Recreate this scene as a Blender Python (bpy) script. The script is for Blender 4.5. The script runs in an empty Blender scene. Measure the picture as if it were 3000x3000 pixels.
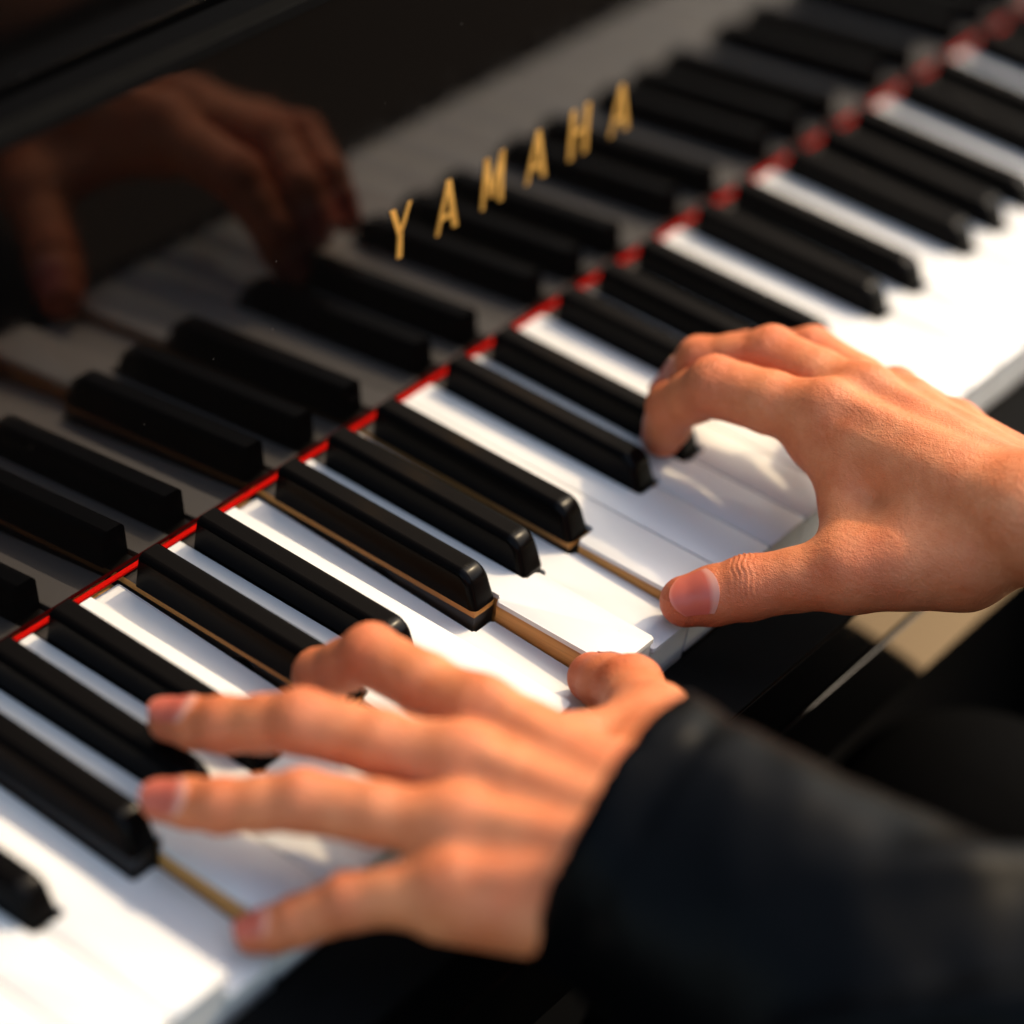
import bpy, bmesh, math, random
import numpy as np
from mathutils import Vector, Matrix
random.seed(7); np.random.seed(7)
S = 0.001                                   # all dimensions below are millimetres

# ------------------------------------------------------------------ camera, world, sun, exposure
scn = bpy.context.scene
cam_d = bpy.data.cameras.new('camera'); cam = bpy.data.objects.new('camera', cam_d)
scn.collection.objects.link(cam); scn.camera = cam
AX = ((0.6086166, -0.78670652, 0.10333767), (0.42373931, 0.43236503, 0.79593057), (-0.67084337, -0.44062833, 0.59650302))
m = Matrix.Identity(4)
for c in range(3):
    for r in range(3): m[r][c] = AX[c][r]
m.translation = Vector((-520.9*S, -355.5*S, 585.7*S))
cam.matrix_world = m
cam_d.sensor_fit = 'HORIZONTAL'; cam_d.sensor_width = 24.0; cam_d.lens = 65.14
cam_d.clip_start = 0.02; cam_d.clip_end = 200
cam_d.dof.use_dof = True; cam_d.dof.focus_distance = 0.930; cam_d.dof.aperture_fstop = 1.9

SUN_TO = Vector((0.86, -0.22, 1.0)).normalized()      # direction towards the sun
w = bpy.data.worlds.new('World'); scn.world = w; w.use_nodes = True
nt = w.node_tree; bg = nt.nodes['Background']
sky = nt.nodes.new('ShaderNodeTexSky'); sky.sky_type = 'NISHITA'; sky.sun_disc = False
sky.sun_elevation = math.asin(SUN_TO.z); sky.sun_rotation = math.atan2(SUN_TO.x, SUN_TO.y)
sky.dust_density = 3.5; sky.air_density = 1.6; sky.ozone_density = 0.0
nt.links.new(sky.outputs[0], bg.inputs[0]); bg.inputs[1].default_value = 0.135
sd = bpy.data.lights.new('sun', 'SUN'); sun = bpy.data.objects.new('sun', sd); scn.collection.objects.link(sun)
sd.energy = 1.1; sd.angle = math.radians(2.2); sd.color = (1.0, 0.78, 0.50)
sun.rotation_euler = (-SUN_TO).to_track_quat('-Z', 'Y').to_euler()
vs = scn.view_settings; vs.view_transform = 'Standard'; vs.look = 'None'; vs.exposure = 1.6; vs.gamma = 1.0
vs.use_curve_mapping = False
scn.cycles.use_adaptive_sampling = False; scn.cycles.pixel_filter_type = 'BLACKMAN_HARRIS'; scn.cycles.filter_width = 1.5
scn.cycles.sample_clamp_indirect = 4.0
scn.cycles.use_denoising = True

# ------------------------------------------------------------------ helpers
def link(o, parent=None):
    scn.collection.objects.link(o)
    if parent is not None: o.parent = parent
    return o
def tag(o, label=None, cat=None, group=None, kind=None):
    if label: o['label'] = label
    if cat: o['category'] = cat
    if group: o['group'] = group
    if kind: o['kind'] = kind
    return o
def mesh_obj(name, me, parent=None, mats=()):
    for mt in mats: me.materials.append(mt)
    return link(bpy.data.objects.new(name, me), parent)
def bm_mesh(name, bm, smooth=True, flatbig=False):
    me = bpy.data.meshes.new(name); bmesh.ops.recalc_face_normals(bm, faces=bm.faces)
    bm.to_mesh(me); bm.free()
    for p_ in me.polygons: p_.use_smooth = smooth
    if flatbig: flat_big(me)
    return me
def flat_big(me, n=6):
    autosmooth(me, 35)
    ar = sorted(p_.area for p_ in me.polygons)[-n:]
    for p_ in me.polygons: p_.use_smooth = p_.area < ar[0]*.999
def empty(name, loc=(0, 0, 0)):
    o = bpy.data.objects.new(name, None); o.location = Vector(loc)*S; o.empty_display_size = 0.02
    return link(o)
def autosmooth(me, ang=35):
    try: me.set_sharp_from_angle(angle=math.radians(ang))
    except Exception: pass
def hexa(bm, v8):
    vs_ = [bm.verts.new(Vector(v)*S) for v in v8]
    for f in ((0,3,2,1),(4,5,6,7),(0,1,5,4),(1,2,6,5),(2,3,7,6),(3,0,4,7)): bm.faces.new([vs_[i] for i in f])
    return vs_
def boxm(bm, x0, x1, y0, y1, z0, z1):
    return hexa(bm, ((x0,y0,z0),(x1,y0,z0),(x1,y1,z0),(x0,y1,z0),(x0,y0,z1),(x1,y0,z1),(x1,y1,z1),(x0,y1,z1)))
def bevel_all(bm, off, seg=3):
    bmesh.ops.bevel(bm, geom=list(bm.edges), offset=off*S, segments=seg, profile=0.5, affect='EDGES', clamp_overlap=True)
def box_obj(name, x0, x1, y0, y1, z0, z1, mat_, parent, bev=0.0, seg=3):
    bm = bmesh.new(); boxm(bm, x0, x1, y0, y1, z0, z1)
    if bev: bevel_all(bm, bev, seg)
    me = bm_mesh(name, bm, bool(bev), bool(bev))
    return mesh_obj(name, me, parent, [mat_])

# ------------------------------------------------------------------ materials
def mat(name):
    m_ = bpy.data.materials.new(name); m_.use_nodes = True
    return m_, m_.node_tree, m_.node_tree.nodes['Principled BSDF']
def node(t, kind, **kw):
    n = t.nodes.new(kind)
    for k, v in kw.items():
        if k in n.inputs: n.inputs[k].default_value = v
        else: setattr(n, k, v)
    return n
def coords(t, scale=(1, 1, 1)):
    tc = t.nodes.new('ShaderNodeTexCoord'); mp = t.nodes.new('ShaderNodeMapping')
    mp.inputs['Scale'].default_value = scale; t.links.new(tc.outputs['Object'], mp.inputs['Vector']); return mp.outputs[0]
def ramp(t, fac, stops):
    r = t.nodes.new('ShaderNodeValToRGB'); e = r.color_ramp.elements
    while len(e) < len(stops): e.new(0.5)
    for el, (p_, c) in zip(e, stops): el.position = p_; el.color = tuple(c) + (1,)
    t.links.new(fac, r.inputs[0]); return r.outputs[0]

def plastic_white():
    m_, t, b = mat('white_plastic')
    n = node(t, 'ShaderNodeTexNoise', Scale=60.0, Detail=4.0); t.links.new(coords(t, (1, .25, 1)), n.inputs['Vector'])
    t.links.new(ramp(t, n.outputs[0], [(0.3, (.575, .565, .535)), (0.7, (.615, .605, .575))]), b.inputs['Base Color'])
    n2 = node(t, 'ShaderNodeTexNoise', Scale=260.0, Detail=3.0); t.links.new(coords(t), n2.inputs['Vector'])
    mr = node(t, 'ShaderNodeMapRange'); mr.inputs['To Min'].default_value = .22; mr.inputs['To Max'].default_value = .42
    t.links.new(n2.outputs[0], mr.inputs[0]); t.links.new(mr.outputs[0], b.inputs['Roughness'])
    return m_
def plastic_black():
    m_, t, b = mat('black_plastic'); b.inputs['Base Color'].default_value = (.0020, .0017, .0016, 1)
    n2 = node(t, 'ShaderNodeTexNoise', Scale=120.0, Detail=5.0); t.links.new(coords(t, (1, .15, 1)), n2.inputs['Vector'])
    mr = node(t, 'ShaderNodeMapRange'); mr.inputs['To Min'].default_value = .17; mr.inputs['To Max'].default_value = .27
    t.links.new(n2.outputs[0], mr.inputs[0]); t.links.new(mr.outputs[0], b.inputs['Roughness'])
    b.inputs['Specular IOR Level'].default_value = 0.055
    return m_
def wood(name, dark, light, rough=.55):
    m_, t, b = mat(name)
    v = coords(t, (260, 9, 260))
    n = node(t, 'ShaderNodeTexNoise', Scale=1.0, Detail=6.0, Roughness=.65); t.links.new(v, n.inputs['Vector'])
    t.links.new(ramp(t, n.outputs[0], [(0.32, dark), (0.66, light)]), b.inputs['Base Color'])
    b.inputs['Roughness'].default_value = rough
    bp = node(t, 'ShaderNodeBump', Strength=.25, Distance=.0003); t.links.new(n.outputs[0], bp.inputs['Height']); t.links.new(bp.outputs[0], b.inputs['Normal'])
    return m_
def lacquer(name, rough=.035, spec=.5, col=(.004, .0038, .0038)):
    m_, t, b = mat(name); b.inputs['Base Color'].default_value = tuple(col)+(1,)
    b.inputs['Specular IOR Level'].default_value = spec
    n = node(t, 'ShaderNodeTexNoise', Scale=90.0, Detail=6.0); t.links.new(coords(t), n.inputs['Vector'])
    mr = node(t, 'ShaderNodeMapRange'); mr.inputs['From Min'].default_value = .35; mr.inputs['From Max'].default_value = .75
    mr.inputs['To Min'].default_value = rough; mr.inputs['To Max'].default_value = rough + .05
    t.links.new(n.outputs[0], mr.inputs[0]); t.links.new(mr.outputs[0], b.inputs['Roughness'])
    # faint dust specks lying on the lacquer
    vo = node(t, 'ShaderNodeTexVoronoi', Scale=75.0); t.links.new(coords(t), vo.inputs['Vector'])
    cr = ramp(t, vo.outputs['Distance'], [(0.0, (1, 1, 1)), (0.045, (0, 0, 0))])
    mx = node(t, 'ShaderNodeMix', data_type='RGBA'); mx.inputs['A'].default_value = tuple(col)+(1,); mx.inputs['B'].default_value = (.05, .045, .04, 1)
    t.links.new(cr, mx.inputs['Factor']); t.links.new(mx.outputs['Result'], b.inputs['Base Color'])
    return m_
def simple(name, col, rough=.5, metal=0.0, spec=.5):
    m_, t, b = mat(name)
    n = node(t, 'ShaderNodeTexNoise', Scale=180.0, Detail=4.0); t.links.new(coords(t), n.inputs['Vector'])
    t.links.new(ramp(t, n.outputs[0], [(0.3, [c*.85 for c in col]), (0.7, [min(1, c*1.12) for c in col])]), b.inputs['Base Color'])
    b.inputs['Roughness'].default_value = rough; b.inputs['Metallic'].default_value = metal; b.inputs['Specular IOR Level'].default_value = spec
    return m_
def felt():
    m_, t, b = mat('red_felt')
    n = node(t, 'ShaderNodeTexNoise', Scale=1500.0, Detail=4.0); t.links.new(coords(t), n.inputs['Vector'])
    t.links.new(ramp(t, n.outputs[0], [(0.3, (.26, .003, .002)), (0.7, (.40, .005, .003))]), b.inputs['Base Color'])
    b.inputs['Roughness'].default_value = 1.0; b.inputs['Specular IOR Level'].default_value = 0.0
    bp = node(t, 'ShaderNodeBump', Strength=.6, Distance=.0004); t.links.new(n.outputs[0], bp.inputs['Height']); t.links.new(bp.outputs[0], b.inputs['Normal'])
    return m_
def skin(name, c_base, c_pale, c_red):
    m_, t, b = mat(name)
    v = coords(t)
    n = node(t, 'ShaderNodeTexNoise', Scale=70.0, Detail=9.0, Roughness=.72); t.links.new(v, n.inputs['Vector'])
    base = ramp(t, n.outputs[0], [(0.33, c_base), (0.68, c_pale)])
    at = node(t, 'ShaderNodeAttribute', attribute_name='flush')
    n3 = node(t, 'ShaderNodeTexNoise', Scale=140.0, Detail=4.0); t.links.new(v, n3.inputs['Vector'])
    bl = node(t, 'ShaderNodeTexNoise', Scale=30.0, Detail=3.0, Roughness=.6); t.links.new(v, bl.inputs['Vector'])
    bm_ = node(t, 'ShaderNodeMapRange'); bm_.inputs['From Min'].default_value = .45; bm_.inputs['From Max'].default_value = .75; bm_.inputs['To Max'].default_value = .4; t.links.new(bl.outputs[0], bm_.inputs[0])
    mx_ = node(t, 'ShaderNodeMath', operation='MAXIMUM'); t.links.new(at.outputs['Fac'], mx_.inputs[0]); t.links.new(bm_.outputs[0], mx_.inputs[1])
    mu = node(t, 'ShaderNodeMath', operation='MULTIPLY'); t.links.new(mx_.outputs[0], mu.inputs[0])
    ad = node(t, 'ShaderNodeMath', operation='ADD'); ad.inputs[1].default_value = .5; t.links.new(n3.outputs[0], ad.inputs[0]); t.links.new(ad.outputs[0], mu.inputs[1])
    mx = node(t, 'ShaderNodeMix', data_type='RGBA'); t.links.new(mu.outputs[0], mx.inputs['Factor']); t.links.new(base, mx.inputs['A']); mx.inputs['B'].default_value = tuple(c_red)+(1,)
    t.links.new(mx.outputs['Result'], b.inputs['Base Color'])
    b.inputs['Roughness'].default_value = .52; b.inputs['Specular IOR Level'].default_value = .35
    b.inputs['Subsurface Weight'].default_value = .12; b.inputs['Subsurface Radius'].default_value = (1.0, .32, .15); b.inputs['Subsurface Scale'].default_value = .0035
    vo = node(t, 'ShaderNodeTexVoronoi', Scale=1100.0, feature='DISTANCE_TO_EDGE'); t.links.new(v, vo.inputs['Vector'])
    n2 = node(t, 'ShaderNodeTexNoise', Scale=700.0, Detail=3.0); t.links.new(v, n2.inputs['Vector'])
    a2 = node(t, 'ShaderNodeMath', operation='ADD'); t.links.new(vo.outputs[0], a2.inputs[0]); t.links.new(n2.outputs[0], a2.inputs[1])
    wl = node(t, 'ShaderNodeTexNoise', Scale=240.0, Detail=6.0, Roughness=.7, Distortion=1.2); t.links.new(coords(t, (1, .35, .8)), wl.inputs['Vector'])
    a3 = node(t, 'ShaderNodeMath', operation='MULTIPLY_ADD'); a3.inputs[1].default_value = 2.2; t.links.new(wl.outputs[0], a3.inputs[0]); t.links.new(a2.outputs[0], a3.inputs[2])
    vn = node(t, 'ShaderNodeTexNoise', Scale=42.0, Detail=2.0); t.links.new(v, vn.inputs['Vector'])
    a4 = node(t, 'ShaderNodeMath', operation='MULTIPLY_ADD'); a4.inputs[1].default_value = 5.5; t.links.new(vn.outputs[0], a4.inputs[0]); t.links.new(a3.outputs[0], a4.inputs[2]); a2 = a4
    bp = node(t, 'ShaderNodeBump', Strength=.6, Distance=.0005); t.links.new(a2.outputs[0], bp.inputs['Height']); t.links.new(bp.outputs[0], b.inputs['Normal'])
    return m_
def cloth(name, col, spec=.2, rough=.42):
    m_, t, b = mat(name)
    n = node(t, 'ShaderNodeTexNoise', Scale=900.0, Detail=3.0); t.links.new(coords(t), n.inputs['Vector'])
    t.links.new(ramp(t, n.outputs[0], [(0.3, [c*.7 for c in col]), (0.7, [c*1.3 for c in col])]), b.inputs['Base Color'])
    b.inputs['Roughness'].default_value = rough; b.inputs['Specular IOR Level'].default_value = spec
    wv = node(t, 'ShaderNodeTexNoise', Scale=30.0, Detail=5.0); t.links.new(coords(t), wv.inputs['Vector'])
    bp = node(t, 'ShaderNodeBump', Strength=.12, Distance=.004); t.links.new(wv.outputs[0], bp.inputs['Height']); t.links.new(bp.outputs[0], b.inputs['Normal'])
    return m_

M_WHITE = plastic_white(); M_BLACK = plastic_black()
M_WOOD = wood('raw_key_wood', (.33, .14, .030), (.62, .31, .080))
M_STAIN = wood('stained_key_wood', (.008, .007, .006), (.016, .013, .011), .4)
M_LAC = lacquer('black_lacquer', .03, .36, (.0012, .0011, .0011)); M_LAC.node_tree.nodes['Principled BSDF'].inputs['Specular Tint'].default_value = (1.0, .84, .74, 1); M_LAC2 = lacquer('black_lacquer_satin', .2, .1, (.0015, .0014, .0014))
M_LAC3 = lacquer('black_lacquer_worn', .05, .30, (.0015, .0014, .0014)); M_FELT = felt(); M_GOLD = simple('gold_leaf', (.78, .42, .085), .3, .6)
M_HINGE = simple('black_hinge', (.003, .003, .003), .7, 0.0, .03); M_BRASS = simple('aged_hinge_brass', (.20, .14, .10), .45, .5); M_LEAD = simple('lead', (.16, .14, .14), .35, 1.0)
M_SKIN = skin('skin', (.53, .142, .046), (.64, .235, .096), (.42, .066, .026))
M_NAIL = None
M_CLOTH = cloth('dark_leather', (.0007, .0008, .0010), .055); M_TROUSER = cloth('black_trousers', (.001, .001, .0011), .02, .8); M_REFLECTION_SLAB = simple('tan_reflection_slab', (.74, .48, .23), .8); M_FLOOR = simple('brown_ground', (.022, .016, .011), .9, 0.0, .1)  # the tan one serves an added, out-of-view slab that is only mirrored

# ------------------------------------------------------------------ the ground
gbm = bmesh.new(); boxm(gbm, -30000, 30000, -30000, 30000, -760, -720)
tag(mesh_obj('floor', bm_mesh('floor', gbm, False), None, [M_FLOOR]), kind='structure')
gbm = bmesh.new(); boxm(gbm, 660, 1500, -900, -160, -718, -700)  # unseen tan slab, added so the key slip and bed fronts reflect it
tag(mesh_obj('added_reflection_slab', bm_mesh('added_reflection_slab', gbm, False), None, [M_REFLECTION_SLAB]), kind='structure')

# ------------------------------------------------------------------ the piano
piano = tag(empty('piano', (235, 150, -720)), 'black lacquered piano with open keyboard, red felt strip and gold letters on the fallboard', 'piano')
def pchild(o):                       # parent while keeping world coordinates
    o.parent = piano; o.matrix_parent_inverse = Matrix.Translation(-piano.location); return o
XL, XR, PITCH, PIV = -376.0, 846.0, 23.5, 235.0
YF = 51.9
BOFF = {'C': 21.15, 'D': 49.35, 'F': 90.64, 'G': 117.5, 'A': 144.36}     # centre of the black key above each white
LETW = 'CDEFGAB'
SLOT = 6.8

def white_outline(letter, first=False, last=False, inset=0.0, y0=0.0, y1=149.0):
    li = LETW.index(letter); base = li*PITCH; g = .36 + inset
    xl, xr = g, PITCH - g
    prev = LETW[li-1] if li else None
    lb = BOFF[prev] - base if prev in BOFF else None
    rb = BOFF[letter] - base if letter in BOFF else None
    if first: lb = None
    if last: rb = None
    yn = YF - 1.6 - inset
    tl = (lb + SLOT + inset) if lb is not None else xl
    tr = (rb - SLOT - inset) if rb is not None else xr
    pts = [(xl, y0), (xr, y0)]
    if rb is not None: pts += [(xr, yn), (tr, yn)]
    pts += [(tr, y1), (tl, y1)]
    if lb is not None: pts += [(tl, yn), (xl, yn)]
    return pts
def rounded(pts, rads):
    out = []; n = len(pts)
    for i, p_ in enumerate(pts):
        r = rads[i]
        if r <= 0: out.append(p_); continue
        a, b_, c = Vector(pts[i-1]), Vector(p_), Vector(pts[(i+1) % n])
        d0 = (a-b_).normalized(); d1 = (c-b_).normalized()
        for k in range(5):
            u = k/4; q = b_ + d0*r*(1-u)**2 + d1*r*u**2
            out.append((q.x, q.y))
    return out
def prism(bm, pts, z0, z1):
    lo = [bm.verts.new((x*S, y*S, z0*S)) for x, y in pts]; hi = [bm.verts.new((x*S, y*S, z1*S)) for x, y in pts]
    n = len(pts); bm.faces.new(lo[::-1]); top = bm.faces.new(hi)
    for i in range(n): bm.faces.new((lo[i], lo[(i+1) % n], hi[(i+1) % n], hi[i]))
    return top
def white_meshes(letter, first, last):
    pts = white_outline(letter, first, last)
    rads = [1.3 if y < 1 else (1.0 if 40 < y < 60 else 0.3) for x, y in pts]
    pts = rounded([(x, y - PIV) for x, y in pts], rads)
    bm = bmesh.new(); top = prism(bm, pts, -1.9, 0)
    bmesh.ops.bevel(bm, geom=list(top.edges), offset=.6*S, segments=2, profile=.5, affect='EDGES')
    boxm(bm, .35, PITCH-.35, 1.2-PIV, 3.0-PIV, -21.5, -1.9)
    a = bm_mesh('white_key', bm); autosmooth(a, 40); a.materials.append(M_WHITE)
    q = [(x, y - PIV) for x, y in white_outline(letter, first, last, .25, 3.0, 175.0)]
    bm = bmesh.new(); prism(bm, q, -21.0, -1.905)
    b_ = bm_mesh('wooden_stick', bm, False); b_.materials.append(M_WOOD)
    return a, b_
def black_meshes():
    bm = bmesh.new()
    y0, y1, y2 = YF - PIV, YF + 5.2 - PIV, 141.8 - PIV
    hexa(bm, ((-6.1, y0, -1.0), (6.1, y0, -1.0), (6.1, y2, -1.0), (-6.1, y2, -1.0), (-5.1, y1, 11.6), (5.1, y1, 11.6), (5.1, y2, 12.0), (-5.1, y2, 12.0)))
    fr = [e for e in bm.edges if all(v.co.z > 5*S and v.co.y < (y1+1)*S for v in e.verts)]
    bmesh.ops.bevel(bm, geom=fr, offset=4.6*S, segments=6, profile=.5, affect='EDGES')
    cn = [e for e in bm.edges if len(e.link_faces) == 2 and sum(abs(f.normal.x) > .9 for f in e.link_faces) == 1 and not all(v.co.z < 0 for v in e.verts)]
    cn = [e for e in cn if not all(v.co.y > (y2-.1)*S for v in e.verts)]
    bmesh.ops.bevel(bm, geom=cn, offset=2.3*S, segments=5, profile=.5, affect='EDGES')
    a = bm_mesh('black_key', bm); flat_big(a, 4); a.materials.append(M_BLACK)
    bm = bmesh.new(); boxm(bm, -5.3, 5.3, y0+.5, 175-PIV, -3.8, -1.003); boxm(bm, -5.4, 5.4, y0+.4, 175-PIV, -21, -3.8)
    b_ = bm_mesh('wooden_stick', bm, False); b_.materials.append(M_WOOD); b_.materials.append(M_STAIN)
    for f in b_.polygons:
        if f.center.z < -3.7*S or abs(f.normal.z) > .5: f.material_index = 1
    c_ = b_.copy()
    for f in c_.polygons: f.material_index = 1
    return a, b_, c_
lead_me = None
def lead_mesh():
    bm = bmesh.new(); bmesh.ops.create_cone(bm, cap_ends=True, segments=24, radius1=5.2*S, radius2=5.2*S, depth=.5*S)
    bmesh.ops.rotate(bm, verts=bm.verts, matrix=Matrix.Rotation(math.pi/2, 3, 'Y'))
    big = [f for f in bm.faces if len(f.verts) > 4]
    bmesh.ops.inset_individual(bm, faces=big, thickness=.9*S, depth=-.25*S)
    me = bm_mesh('lead_plug', bm, False); me.materials.append(M_LEAD); return me
lead_me = lead_mesh()
WCACHE = {}; BCACHE = black_meshes()
# how far each pressed key is down at its front edge (index of the white key from the bass end)
PRESSED = {12: 10.2, 16: 9.6, 19: 10.4, 21: 6.0}
keyno = 0
for i in range(52):
    letter = 'ABCDEFG'[i % 7]; first, last = i == 0, i == 51
    kk = (letter, first, last)
    if kk not in WCACHE: WCACHE[kk] = white_meshes(*kk)
    x = XL + i*PITCH; rot = math.asin(PRESSED.get(i, 0.0)/PIV)
    k = mesh_obj('white_key', WCACHE[kk][0]); k.location = (x*S, PIV*S, random.uniform(-.12, .12)*S); k.rotation_euler = (rot, 0, random.uniform(-.0004, .0004)); pchild(k)
    mesh_obj('wooden_stick', WCACHE[kk][1], k)
    if i in PRESSED: k['label'] = 'white key held down below its neighbours'
    if letter in BOFF and not last:
        cx = x - LETW.index(letter)*PITCH + BOFF[letter]
        k = mesh_obj('black_key', BCACHE[0]); k.location = (cx*S, PIV*S, 0); k.rotation_euler = (0, 0, random.uniform(-.0004, .0004)); pchild(k)
        mesh_obj('wooden_stick', BCACHE[1 if i in (16, 19, 21) else 2], k)
        if i in (16, 19):
            l_ = mesh_obj('lead_plug', lead_me, k); l_.location = (-5.4*S, (93-PIV)*S, -9.0*S)
TILT = math.radians(3.4)
fb_bm = bmesh.new(); boxm(fb_bm, XL-6, XR+6, 0, 20, 0, 176.4)
bevel_all(fb_bm, 1.0, 3)
fb_me = bm_mesh('fallboard', fb_bm, True, True)
fb = mesh_obj('fallboard', fb_me, None, [M_LAC]); fb.location = (0, 149.6*S, .9*S); fb.rotation_euler = (-TILT, 0, 0); pchild(fb)
fs = box_obj('felt_strip', XL, XR, 147.4, 149.4, .2, 1.25, M_FELT, None, .2, 2); pchild(fs)
# gold letters inlaid in the fallboard
def strokes(bm, segs):
    for (x0, z0, x1, z1, w0) in segs:       # slanted bar between two heights, horizontal ends
        h = w0/2; a = -.35; b_ = .6
        if z0 == z1: pts = [(x0, z0-h), (x1, z0-h), (x1, z0+h), (x0, z0+h)]
        else: pts = [(x0-h, z0), (x0+h, z0), (x1+h, z1), (x1-h, z1)]
        pts = [(x*1.04, z) for x, z in pts]; f = [bm.verts.new((x*S, a*S, z*S)) for x, z in pts]; g = [bm.verts.new((x*S, b_*S, z*S)) for x, z in pts]
        bm.faces.new(f); bm.faces.new(g[::-1])
        for i in range(4): bm.faces.new((f[i], g[i], g[(i+1) % 4], f[(i+1) % 4]))
GL = {'Y': [(-4.6, 21, 0, 9.5, 2.8), (4.6, 21, 0, 9.5, 1.9), (0, 10.2, 0, 0, 2.7)],
      'A': [(-5, 0, 0, 21, 1.9), (5, 0, 0, 21, 2.8), (-3.2, 6.2, 3.2, 6.2, 1.9)],
      'M': [(-5.2, 0, -4.6, 21, 1.9), (5.2, 0, 4.6, 21, 2.8), (-4.4, 21, 0, 3.5, 2.7), (4.4, 21, 0, 3.5, 1.9)],
      'H': [(-4.4, 0, -4.4, 21, 2.7), (4.4, 0, 4.4, 21, 2.7), (-4.4, 10.8, 4.4, 10.8, 1.9)]}
LM = {}
for i, ch in enumerate('YAMAHA'):
    if ch not in LM:
        bm = bmesh.new(); strokes(bm, GL[ch]); LM[ch] = bm_mesh('letter', bm, False); LM[ch].materials.append(M_GOLD)
    l_ = mesh_obj('letter', LM[ch], fb); l_.location = ((159.2 + 26.8*i)*S, 0, 60.6*S)
# hinge along the top of the fallboard, upper panel, key slip, key bed, lower panel, cheeks
hg = box_obj('hinge', XL-4, XR+4, 158.9, 166, 174.4, 179.0, M_HINGE, None, .4, 2); pchild(hg)
xk = XL; ki = 0
while xk < XR - 40:
    ln = 13 if ki % 2 == 0 else 4
    bm = bmesh.new(); bmesh.ops.create_cone(bm, cap_ends=True, segments=16, radius1=2.1*S, radius2=2.1*S, depth=ln*S)
    bmesh.ops.rotate(bm, verts=bm.verts, matrix=Matrix.Rotation(math.pi/2, 3, 'Y'))
    kn = mesh_obj('hinge_knuckle', bm_mesh('hinge_knuckle', bm), None, [M_BRASS]); kn.location = ((xk+8)*S, 159.2*S, 177.6*S)
    kn.parent = hg; kn.matrix_parent_inverse = Matrix.Translation(-piano.location)
    xk += 24.5; ki += 1
pchild(box_obj('upper_panel', XL-20, XR+20, 182, 200, 170, 430, M_LAC2, None, 2, 2))
pchild(box_obj('top_lid', XL-60, XR+60, 168, 520, 431, 454, M_LAC2, None, 4, 2))
pchild(box_obj('key_slip', XL-10, XR+10, -33, -2.2, -46, -18.5, M_LAC3, None, .6, 2))
pchild(box_obj('key_slip_glare_cover', XL-9, XR+9, -32.6, -2.3, -18.4, -17.2, M_HINGE, None, .4, 2))  # added matte black strip, stops the slip top mirroring the hand
pchild(box_obj('key_bed', XL-40, XR+40, -33.6, 300, -88, -49.0, M_LAC3, None, .5, 2))
pchild(box_obj('key_frame', XL-2, XR+2, 0, 260, -49.5, -26, M_STAIN, None))
pchild(box_obj('lower_panel', XL, XR, 140, 160, -700, -91, M_HINGE, None, 1.5, 2))
for x0 in (XL-34, XR+6): pchild(box_obj('side_panel_sun_block', x0, x0+28, -25, 520, -719, -91, M_HINGE, None, 2, 2))  # unseen sides, added and carried forward to block sun from the lower panel
for x0 in (XL-44, XR+9): pchild(box_obj('cheek_block', x0, x0+35, -30, 170, -49, 45, M_LAC, None, 5, 3))

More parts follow.
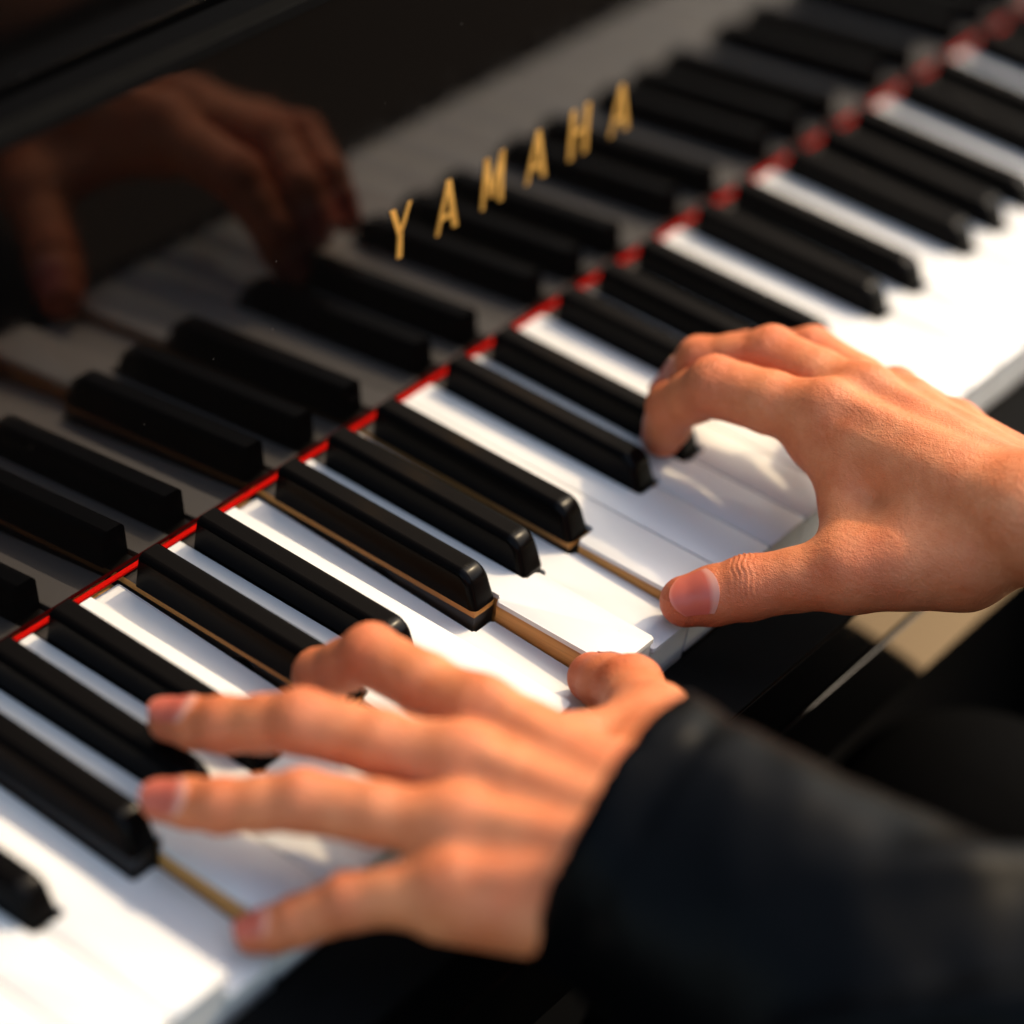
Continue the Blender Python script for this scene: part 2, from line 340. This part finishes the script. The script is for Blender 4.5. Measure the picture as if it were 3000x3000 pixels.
# ------------------------------------------------------------------ implicit surfaces for hands and clothing
def caps(P, a, b, ra, rb):
    a = np.asarray(a, np.float32); b = np.asarray(b, np.float32); ab = b - a
    t = np.clip(((P - a) @ ab)/max(float(ab @ ab), 1e-6), 0, 1)
    d = P - a - t[:, None]*ab
    return np.sqrt((d*d).sum(1)) - (ra + (rb - ra)*t)
def smin(a, b, k):
    h = np.clip(.5 + .5*(b - a)/k, 0, 1)
    return b + (a - b)*h - k*h*(1 - h)
def surface(f, lo, hi, h):
    lo = np.array(lo, np.float64); n = np.ceil((np.array(hi) - lo)/h/4).astype(int)*4 + 1
    # coarse pass finds the cells near the surface
    cn = (n - 1)//4 + 1
    g = np.stack(np.meshgrid(*[lo[i] + np.arange(cn[i])*4*h for i in range(3)], indexing='ij'), -1).reshape(-1, 3).astype(np.float32)
    c = np.concatenate([f(q) for q in np.array_split(g, max(1, len(g)//200000))]).reshape(cn)
    near = np.abs(c) < 4*h*1.2
    nb = near[:-1, :-1, :-1].copy()
    for dx in (0, 1):
        for dy in (0, 1):
            for dz in (0, 1): nb |= near[dx:cn[0]-1+dx, dy:cn[1]-1+dy, dz:cn[2]-1+dz]
    F = np.repeat(np.repeat(np.repeat(c[:-1, :-1, :-1], 4, 0), 4, 1), 4, 2)
    F = np.pad(F, ((0, 1), (0, 1), (0, 1)), mode='edge')
    mk = np.repeat(np.repeat(np.repeat(nb, 4, 0), 4, 1), 4, 2); mk = np.pad(mk, ((0, 1), (0, 1), (0, 1)), mode='edge')
    idx = np.argwhere(mk); pts = (lo + idx*h).astype(np.float32)
    F[mk] = np.concatenate([f(q) for q in np.array_split(pts, max(1, len(pts)//200000))])
    s = F < 0
    cnt = np.zeros(np.array(F.shape) - 1, np.int8)
    for dx in (0, 1):
        for dy in (0, 1):
            for dz in (0, 1): cnt += s[dx:F.shape[0]-1+dx, dy:F.shape[1]-1+dy, dz:F.shape[2]-1+dz]
    cells = (cnt > 0) & (cnt < 8)
    vid = -np.ones(cells.shape, int); ci = np.argwhere(cells); vid[cells] = np.arange(len(ci))
    V = lo + (ci + .5)*h
    faces = []
    for ax in range(3):
        o1, o2 = [(1, 2), (2, 0), (0, 1)][ax]
        a = [slice(None)]*3; b = [slice(None)]*3; a[ax] = slice(0, -1); b[ax] = slice(1, None)
        ch = s[tuple(a)] != s[tuple(b)]; e = np.argwhere(ch)
        e = e[(e[:, o1] > 0) & (e[:, o2] > 0) & (e[:, o1] < F.shape[o1]-1) & (e[:, o2] < F.shape[o2]-1)]
        if not len(e): continue
        ins = s[tuple(e.T)]
        def cid(d1, d2):
            q = e.copy(); q[:, o1] += d1; q[:, o2] += d2; return vid[tuple(q.T)]
        quad = np.stack([cid(-1, -1), cid(0, -1), cid(0, 0), cid(-1, 0)], 1)
        quad[~ins] = quad[~ins][:, ::-1]
        faces.append(quad[(quad >= 0).all(1)])
    Q = np.concatenate(faces)
    V = V.astype(np.float32)
    for _ in range(4): V, N = project(f, V, h)
    return V, Q, N
def grad(f, V, e=.35):
    G = np.stack([f(V + np.array(d, np.float32)*e) - f(V - np.array(d, np.float32)*e) for d in ((1, 0, 0), (0, 1, 0), (0, 0, 1))], 1)
    return G/(np.linalg.norm(G, axis=1, keepdims=True) + 1e-9)
def project(f, V, h):
    N = grad(f, V); return V - N*np.clip(f(V), -h, h)[:, None]*.9, N
def mesh_from(name, V, Q, attr=None):
    me = bpy.data.meshes.new(name)
    me.vertices.add(len(V)); me.vertices.foreach_set('co', (V*S).astype(np.float32).ravel())
    me.loops.add(Q.size); me.loops.foreach_set('vertex_index', Q.astype(np.int32).ravel())
    me.polygons.add(len(Q)); me.polygons.foreach_set('loop_start', np.arange(0, Q.size, 4, dtype=np.int32))
    me.polygons.foreach_set('use_smooth', np.ones(len(Q), bool))
    if attr is not None:
        a = me.attributes.new('flush', 'FLOAT', 'POINT'); a.data.foreach_set('value', attr.astype(np.float32))
    me.update(); me.validate(); return me

def lerp(a, b, t): return tuple(np.array(a)*(1-t) + np.array(b)*t)
class Hand:
    """fingers: name -> ([mcp, pip, dip, tip], [r_mcp, r_pip, r_dip, r_tip]); thumb the same with cmc first"""
    def __init__(s, wrist, arm, fingers, up, wr=(27, 19)):
        s.w, s.arm, s.f, s.up = np.array(wrist, float), np.array(arm, float), fingers, np.array(up, float)
        s.up /= np.linalg.norm(s.up); s.wr = wr
        s.side = np.array(fingers['index'][0][0], float) - np.array(fingers['pinky'][0][0], float); s.side /= np.linalg.norm(s.side)
    def prims(s):
        if hasattr(s, '_p'): return s._p
        palm = []; up, sd = s.up, s.side
        offs = {'index': .62, 'middle': .2, 'ring': -.22, 'pinky': -.62}
        for n, o in offs.items():
            mcp, r = np.array(s.f[n][0][0], float), s.f[n][1][0]
            base = s.w + sd*o*s.wr[0]*.9
            palm.append((base - up*1, mcp - up*3.5, s.wr[1]*.72, r*1.04))
            palm.append((lerp(base, mcp, .2) - up*9, mcp - up*7, s.wr[1]*.5, r*.86))
        for k in (-1, -.33, .33, 1):
            palm.append((s.w + sd*s.wr[0]*.42*k, s.arm + sd*s.wr[0]*.5*k, s.wr[1]*.92, s.wr[1]*1.12))
        tc, tm = np.array(s.f['thumb'][0][0], float), np.array(s.f['thumb'][0][1], float)
        im = np.array(s.f['index'][0][0], float)
        palm.append((s.w + sd*12 - up*3, tc, 14, 14)); palm.append((tc, tm, 15.5, 12.5))
        palm.append((lerp(s.w, im, .35) - up*6, tm, 14, 9.5))                                # thenar mass
        wb = getattr(s, 'web', .28); palm.append((lerp(im, s.w, wb) - up*6, lerp(tm, tc, wb*.5-.02), 9.5, 8))                    # web of the thumb
        palm.append((lerp(im, s.w, .55) - up*4, lerp(tm, tc, .5), 11, 9.5))
        tend = []
        for n in ('index', 'middle', 'ring', 'pinky'):
            mcp = np.array(s.f[n][0][0], float); r = s.f[n][1][0]
            tend.append((mcp + up*(r*.36), mcp + up*(r*.36), r*.74, r*.74))
            a = s.w + sd*offs[n]*s.wr[0]*.55 + up*(s.wr[1]*.50)
            tend.append((lerp(mcp, a, .05) + up*(r*.72), lerp(mcp, a, .75) + up*1.6, 3.0, 3.0))
        chains = []
        for n, (J, R, *_) in s.f.items():
            c = []
            for i in range(3):
                a, b = np.array(J[i], float), np.array(J[i+1], float); mid = (a+b)/2
                if i < 2:
                    rm = (R[i] + R[i+1])/2*.93
                    c.append((a, mid, R[i]*(.86 if i == 0 and n != 'thumb' else 1), rm)); c.append((mid, b, rm, R[i+1]))
                else:
                    pd = s.dorsal(n)
                    c.append((a, lerp(a, b, .55) - pd*.6, R[i], R[i+1]*1.06)); c.append((lerp(a, b, .55) - pd*.6, b - pd*.2, R[i+1]*1.06, R[i+1]*.93))
            chains.append(c)
        s._p = palm, tend, chains; return s._p
    def dorsal(s, n):
        J = [np.array(j, float) for j in s.f[n][0]]
        d = J[3]-J[2]; d /= np.linalg.norm(d)
        h = np.array(s.f[n][2], float) if len(s.f[n]) > 2 else s.up + 0
        if len(s.f[n]) <= 2:
            e = J[2]-J[1]; e /= np.linalg.norm(e); h = e - d*0.2 + s.up*.5 if np.linalg.norm(e-d) > .15 else s.up
        v = h - d*(h @ d); return v/np.linalg.norm(v)
    def __call__(s, P):
        palm, tend, chains = s.prims()
        d = None
        for a, b, ra, rb in palm:
            c = caps(P, a, b, ra, rb); d = c if d is None else smin(d, c, 9.0)
        for a, b, ra, rb in tend: d = smin(d, caps(P, a, b, ra, rb), 5.0)
        tot = d
        for ch in chains:
            c = None
            for a, b, ra, rb in ch:
                q = caps(P, a, b, ra, rb); c = q if c is None else smin(c, q, 2.2)
            g = smin(d, c, 6.5); tot = smin(tot, g, 1.2)
        return tot
    def build(s, h, lo, hi):
        V, Q, N = surface(s, lo, hi, h)
        flush = np.zeros(len(V)); disp = np.zeros(len(V))
        for n, (J, R, *_) in s.f.items():
            J = [np.array(j, np.float32) for j in J]; dors = s.dorsal(n)
            for i in (1, 2):
                if n == 'thumb' and i == 1: continue
                d = np.linalg.norm(V - J[i], axis=1); flush = np.maximum(flush, .75*np.exp(-(d/(R[i]*1.25))**2*1.2))
                ax = J[i+1]-J[i-1]; ax /= np.linalg.norm(ax)
                up_ = s.up - ax*(s.up @ ax); up_ /= np.linalg.norm(up_)
                rel = V - J[i]; t = rel @ ax; dn = (N @ up_)
                mask = np.clip((dn-.15)/.4, 0, 1)*(np.linalg.norm(rel, axis=1) < R[i]*1.9)
                wob = .5*np.sin(rel @ np.cross(ax, up_)*.7 + i)
                for o, amp in ((-4.0, .34), (-2.2, .55), (-.4, .72), (1.3, .62), (3.1, .42)):
                    disp -= mask*amp*np.exp(-((t - o - wob)/.42)**2)
                disp += mask*.45*np.exp(-(t/4.5)**2)
            d = np.linalg.norm(V - J[3], axis=1); flush = np.maximum(flush, .8*np.exp(-(d/(R[3]*1.5))**2))
            if n != 'thumb':
                d = np.linalg.norm(V - (J[0] + s.up*R[0]*.6), axis=1); flush = np.maximum(flush, .45*np.exp(-(d/9)**2))
            # groove around the nail
        V = V + N*disp[:, None]
        s.V, s.Q, s.flush = V, Q, flush
    def nail(s, n, J, R, hand):
        a, b = np.array(J[2], float), np.array(J[3], float); d = b-a; L = np.linalg.norm(d); d /= L
        dors = s.dorsal(n); lat = np.cross(d, dors); nu, nv = 13, 12
        wid = .84
        P = []; T = []
        for i in range(nv):
            v = i/(nv-1)
            for j in range(nu):
                u = j/(nu-1)*2-1
                edge = 1.0
                s0 = .40 + .16*u*u
                s1 = 1.0 + R[3]*((.62 if n != 'thumb' else .45) - .42*u*u)/L
                q = a + d*L*(s0 + (s1 - s0)*v); ang = u*wid
                P.append(q); T.append(dors*math.cos(ang) + lat*math.sin(ang))
        P, T = np.array(P), np.array(T)
        X = P + T*22
        for _ in range(24): X = X - T*np.clip(s(X.astype(np.float32)), -2, 20)[:, None]*.8
        tt = ((X - P)*T).sum(1)
        # keep the plate a smooth shallow arch that leaves the fingertip at its free edge
        g = tt.reshape(nv, nu)
        for i in range(nv):
            if i > nv*.62: g[i] = np.maximum(g[i], g[int(nv*.62)]*(.985 - .10*(i/(nv-1)-.62)))
        X = P + T*g.reshape(-1)[:, None]
        top = X + T*.42; bot = X - T*.7
        me_v = np.concatenate([top, bot]); faces = []; o = nu*nv
        for i in range(nv-1):
            for j in range(nu-1):
                k = i*nu+j
                faces.append((k, k+1, k+nu+1, k+nu)); faces.append((o+k, o+k+nu, o+k+nu+1, o+k+1))
        rim = [j for j in range(nu)] + [i*nu+nu-1 for i in range(1, nv)] + [(nv-1)*nu+j for j in range(nu-2, -1, -1)] + [i*nu for i in range(nv-2, 0, -1)]
        for q in range(len(rim)):
            x, y = rim[q], rim[(q+1) % len(rim)]; faces.append((x, o+x, o+y, y))
        me = bpy.data.meshes.new('fingernail'); me.from_pydata((me_v*S).tolist(), [], faces)
        at = me.attributes.new('along', 'FLOAT', 'POINT'); at.data.foreach_set('value', np.tile(np.repeat(np.linspace(0, 1, nv), nu), 2).astype(np.float32))
        bm = bmesh.new(); bm.from_mesh(me); bmesh.ops.recalc_face_normals(bm, faces=bm.faces); bm.to_mesh(me); bm.free()
        for p_ in me.polygons: p_.use_smooth = True
        autosmooth(me, 60)
        mesh_obj('fingernail', me, hand, [M_NAIL])
def nail_mat():
    m_, t, b = mat('fingernail')
    at = node(t, 'ShaderNodeAttribute', attribute_name='along')
    t.links.new(ramp(t, at.outputs['Fac'], [(0.0, (.54, .27, .20)), (0.10, (.54, .25, .18)), (0.22, (.47, .105, .068)), (0.92, (.49, .115, .072)), (0.98, (.52, .17, .11))]), b.inputs['Base Color'])
    b.inputs['Roughness'].default_value = .36; b.inputs['Specular IOR Level'].default_value = .35; b.inputs['Subsurface Weight'].default_value = .15; b.inputs['Subsurface Scale'].default_value = .002
    return m_
M_NAIL = nail_mat()

person = tag(empty('person', (235, -420, -720)), 'person in a dark jacket playing the keys with both hands', 'person')
def keep(o, p_): o.parent = p_; o.matrix_parent_inverse = Matrix.Translation(-person.location); return o

LEFT = Hand((-8, -100, 44), (8, -210, 44), {
    'index':  ([(8, -6, 38), (11.4, 39.3, 32.0), (9.0, 56.5, 15.0), (14.0, 60.0, 0.5)], [11.5, 9.6, 8.3, 7.2]),
    'middle': ([(-15, -15.5, 39), (-32.0, 30.2, 37.5), (-40.0, 53.4, 27.0), (-43.5, 71.9, 20.0)], [11.8, 9.9, 8.6, 7.4]),
    'ring':   ([(-34, -30, 36), (-51.5, 12.0, 30.5), (-64.0, 32.4, 23.5), (-69.5, 50.6, 18.0)], [11.2, 9.4, 8.2, 7.1]),
    'pinky':  ([(-49, -40, 29), (-62, -16.0, 16.5), (-70.0, -4.5, 6.5), (-76.8, 6.2, -1.0)], [10.2, 8.4, 7.4, 6.5]),
    'thumb':  ([(27, -68, 33), (58, -37, 20), (79.5, -15.0, 9.0), (86.0, 3.0, -.5)], [16, 13.0, 11.2, 9.2], (.85, -.25, .35)),
}, (-.15, -.12, .98))
RIGHT = Hand((207, -94, 54), (232, -205, 50), {
    'index':  ([(203, -4, 50), (199, 39, 43.5), (200, 55.4, 26.0), (204.0, 60.0, 8.5)], [13.0, 10.8, 9.2, 7.9]),
    'middle': ([(220, -9, 51), (225, 33, 47.5), (216, 56, 38.0), (214, 65, 22)], [12.8, 10.6, 9.0, 7.8]),
    'ring':   ([(236, -18, 43), (248, 29, 40), (239, 50, 33), (236, 62, 19)], [12.0, 9.6, 8.4, 7.2]),
    'pinky':  ([(248, -32, 36), (258, -2, 34), (260, 15, 26), (261, 24, 13)], [10.8, 8.7, 7.6, 6.6]),
    'thumb':  ([(186, -72, 36), (166, -42, 25), (148, -15.0, 12.3), (135.5, 1.0, 4.5)], [16, 12.4, 11.0, 9.6], (-.45, -.35, .8)),
}, (-.12, .03, 1), (29, 20))
RIGHT.web = .06; LEFT.web = .16
LEFT.build(.8, (-100, -150, -25), (115, 95, 75))
RIGHT.build(.75, (115, -165, -20), (300, 95, 95))
HC = np.array((216, -226, 585), np.float32)            # head bent over the keys
def ell(P, c, r):
    q = (P - np.array(c, np.float32))/np.array(r, np.float32); n = np.sqrt((q*q).sum(1)); return (n - 1)*min(r)
def head(P):
    h = HC; d = ell(P, h, (76, 95, 88))
    d = smin(d, caps(P, h+(0, 30, -45), h+(0, 55, -80), 56, 36), 22)                      # jaw and chin
    d = smin(d, caps(P, h+(0, 88, -15), h+(0, 104, -42), 9, 13), 10)                       # nose
    d = smin(d, caps(P, h+(-38, 78, 10), h+(38, 78, 10), 11, 11), 14)                      # brow
    for sx in (-1, 1):
        d = np.maximum(d, -caps(P, h+(sx*33, 98, -6), h+(sx*33, 98, -6), 13, 13) + 0)      # eye sockets
        d = smin(d, caps(P, h+(sx*33, 80, -6), h+(sx*33, 80, -6), 12, 12), 3)              # eyes
        d = smin(d, caps(P, h+(sx*77, -8, 8), h+(sx*76, -2, -34), 13, 9), 6)               # ears
    d = smin(d, caps(P, h+(-20, 84, -66), h+(20, 84, -66), 7, 7), 6)                       # lips
    return d
def body(P):
    d = smin(head(P), caps(P, HC+(0, -30, -60), (230, -400, 400), 54, 66), 25)
    d = smin(d, caps(P, (120, -470, 310), (350, -470, 310), 62, 62), 40)
    d = smin(d, caps(P, (235, -480, 300), (235, -520, -160), 110, 110), 60)
    for sh, el, wr in (((75, -470, 300), (10, -330, 20), LEFT.arm), ((395, -470, 300), (330, -330, 25), RIGHT.arm)):
        d = smin(d, caps(P, sh, el, 48, 38), 30); d = smin(d, caps(P, el, wr, 38, 26), 15)
    return d
Vb, Qb, Nb = surface(body, (-60, -680, -300), (480, -80, 700), 6.0)
VV, QQ, FF, o_ = [], [], [], 0
for v_, q_, f_ in ((LEFT.V, LEFT.Q, LEFT.flush), (RIGHT.V, RIGHT.Q, RIGHT.flush), (Vb, Qb, np.zeros(len(Vb)))):
    VV.append(v_); QQ.append(q_ + o_); FF.append(f_); o_ += len(v_)
bd = keep(mesh_obj('body', mesh_from('body', np.concatenate(VV), np.concatenate(QQ), np.concatenate(FF)), None, [M_SKIN]), person)
for hnd in (LEFT, RIGHT):
    for n, (J, R_, *_) in hnd.f.items(): hnd.nail(n, J, R_, bd)

# ------------------------------------------------------------------ jacket: two sleeves and the body
def noise3(P, seed, sc):
    r = np.random.RandomState(seed); out = np.zeros(len(P), np.float32)
    for i in range(6):
        k = r.normal(size=3)*sc*(1+.5*i); out += np.sin(P @ k.astype(np.float32) + r.uniform(0, 6.28))/(1+.6*i)
    return out/3
def hairf(P):
    d = ell(P, HC+np.array((0, -10, 14), np.float32), (90, 106, 98)) + 3.5*noise3(P, 21, .09)
    d = np.maximum(d, -(caps(P, HC+np.array((0, 120, -60), np.float32), HC+np.array((0, 120, 0), np.float32), 80, 74)))
    return np.maximum(d, -(P[:, 2] - HC[2] + 45 + (P[:, 1]-HC[1])*.25))
V, Q, N = surface(hairf, HC - 130, HC + 140, 4.0)
hr = keep(mesh_obj('hair', mesh_from('hair', V, Q), None, [simple('dark_hair', (.012, .009, .008), .5)]), person)
def jacket(P):
    d = caps(P, (-6, -66, 38), (10, -330, 20), 46, 60)
    d = smin(d, caps(P, (10, -330, 20), (70, -470, 300), 60, 75), 20)
    r = caps(P, (232, -128, 56), (330, -330, 25), 42, 58); r = smin(r, caps(P, (330, -330, 25), (400, -470, 300), 58, 75), 20)
    d = np.minimum(d, r)
    t = caps(P, (150, -540, -200), (130, -520, 290), 130, 110); t = smin(t, caps(P, (320, -540, -200), (340, -520, 290), 130, 110), 60)
    d = smin(d, t, 40)
    d = d + 3.0*noise3(P, 3, .035) + .6*noise3(P, 8, .08)
    q = P[:, 1]*.048 + P[:, 0]*.034 + 1.3*np.sin(P[:, 0]*.02 + P[:, 2]*.015)
    d = d - 7.5*np.exp(-np.sin(q)**2*4)*np.clip((-120 - P[:, 1])/70, 0, 1)*np.clip((P[:, 1] + 380)/40, 0, 1)
    for a, b, ra in (((-8, -30, 38), (-6, -66, 39), 34), ((215, -90, 58), (245, -170, 55), 32)):      # hollow cuffs
        d = np.maximum(d, -caps(P, a, b, ra, ra))
    d = np.maximum(d, (P @ np.array([-.10, .99, .08], np.float32)) + 62.5)
    t_ = (P @ np.array([-.10, .99, .08], np.float32)) + 62.5
    d = d + np.where(P[:, 0] < 130, 1.6*np.exp(-((t_ + 15)/2.5)**2), 0)
    d2 = (P @ np.array([-.40, .91, .0], np.float32)) + 205.0
    return np.where(P[:, 0] > 130, np.maximum(d, d2), d)
V, Q, N = surface(jacket, (-90, -720, -380), (540, -40, 480), 4.0)
jk = mesh_obj('jacket', mesh_from('jacket', V, Q), None, [M_CLOTH]); keep(jk, person)

def trousers(P):
    d = None
    for x in (115, 272):
        c = caps(P, (x+20, -520, -180), (x, -75, -175), 85, 66)
        c = smin(c, caps(P, (x, -75, -175), (x, -120, -640), 64, 48), 20)
        d = c if d is None else smin(d, c, 30)
    return d + 3*noise3(P, 5, .03)
V, Q, N = surface(trousers, (20, -640, -700), (480, 20, -70), 8.0)
tr = mesh_obj('trousers', mesh_from('trousers', V, Q), None, [M_TROUSER]); keep(tr, person)
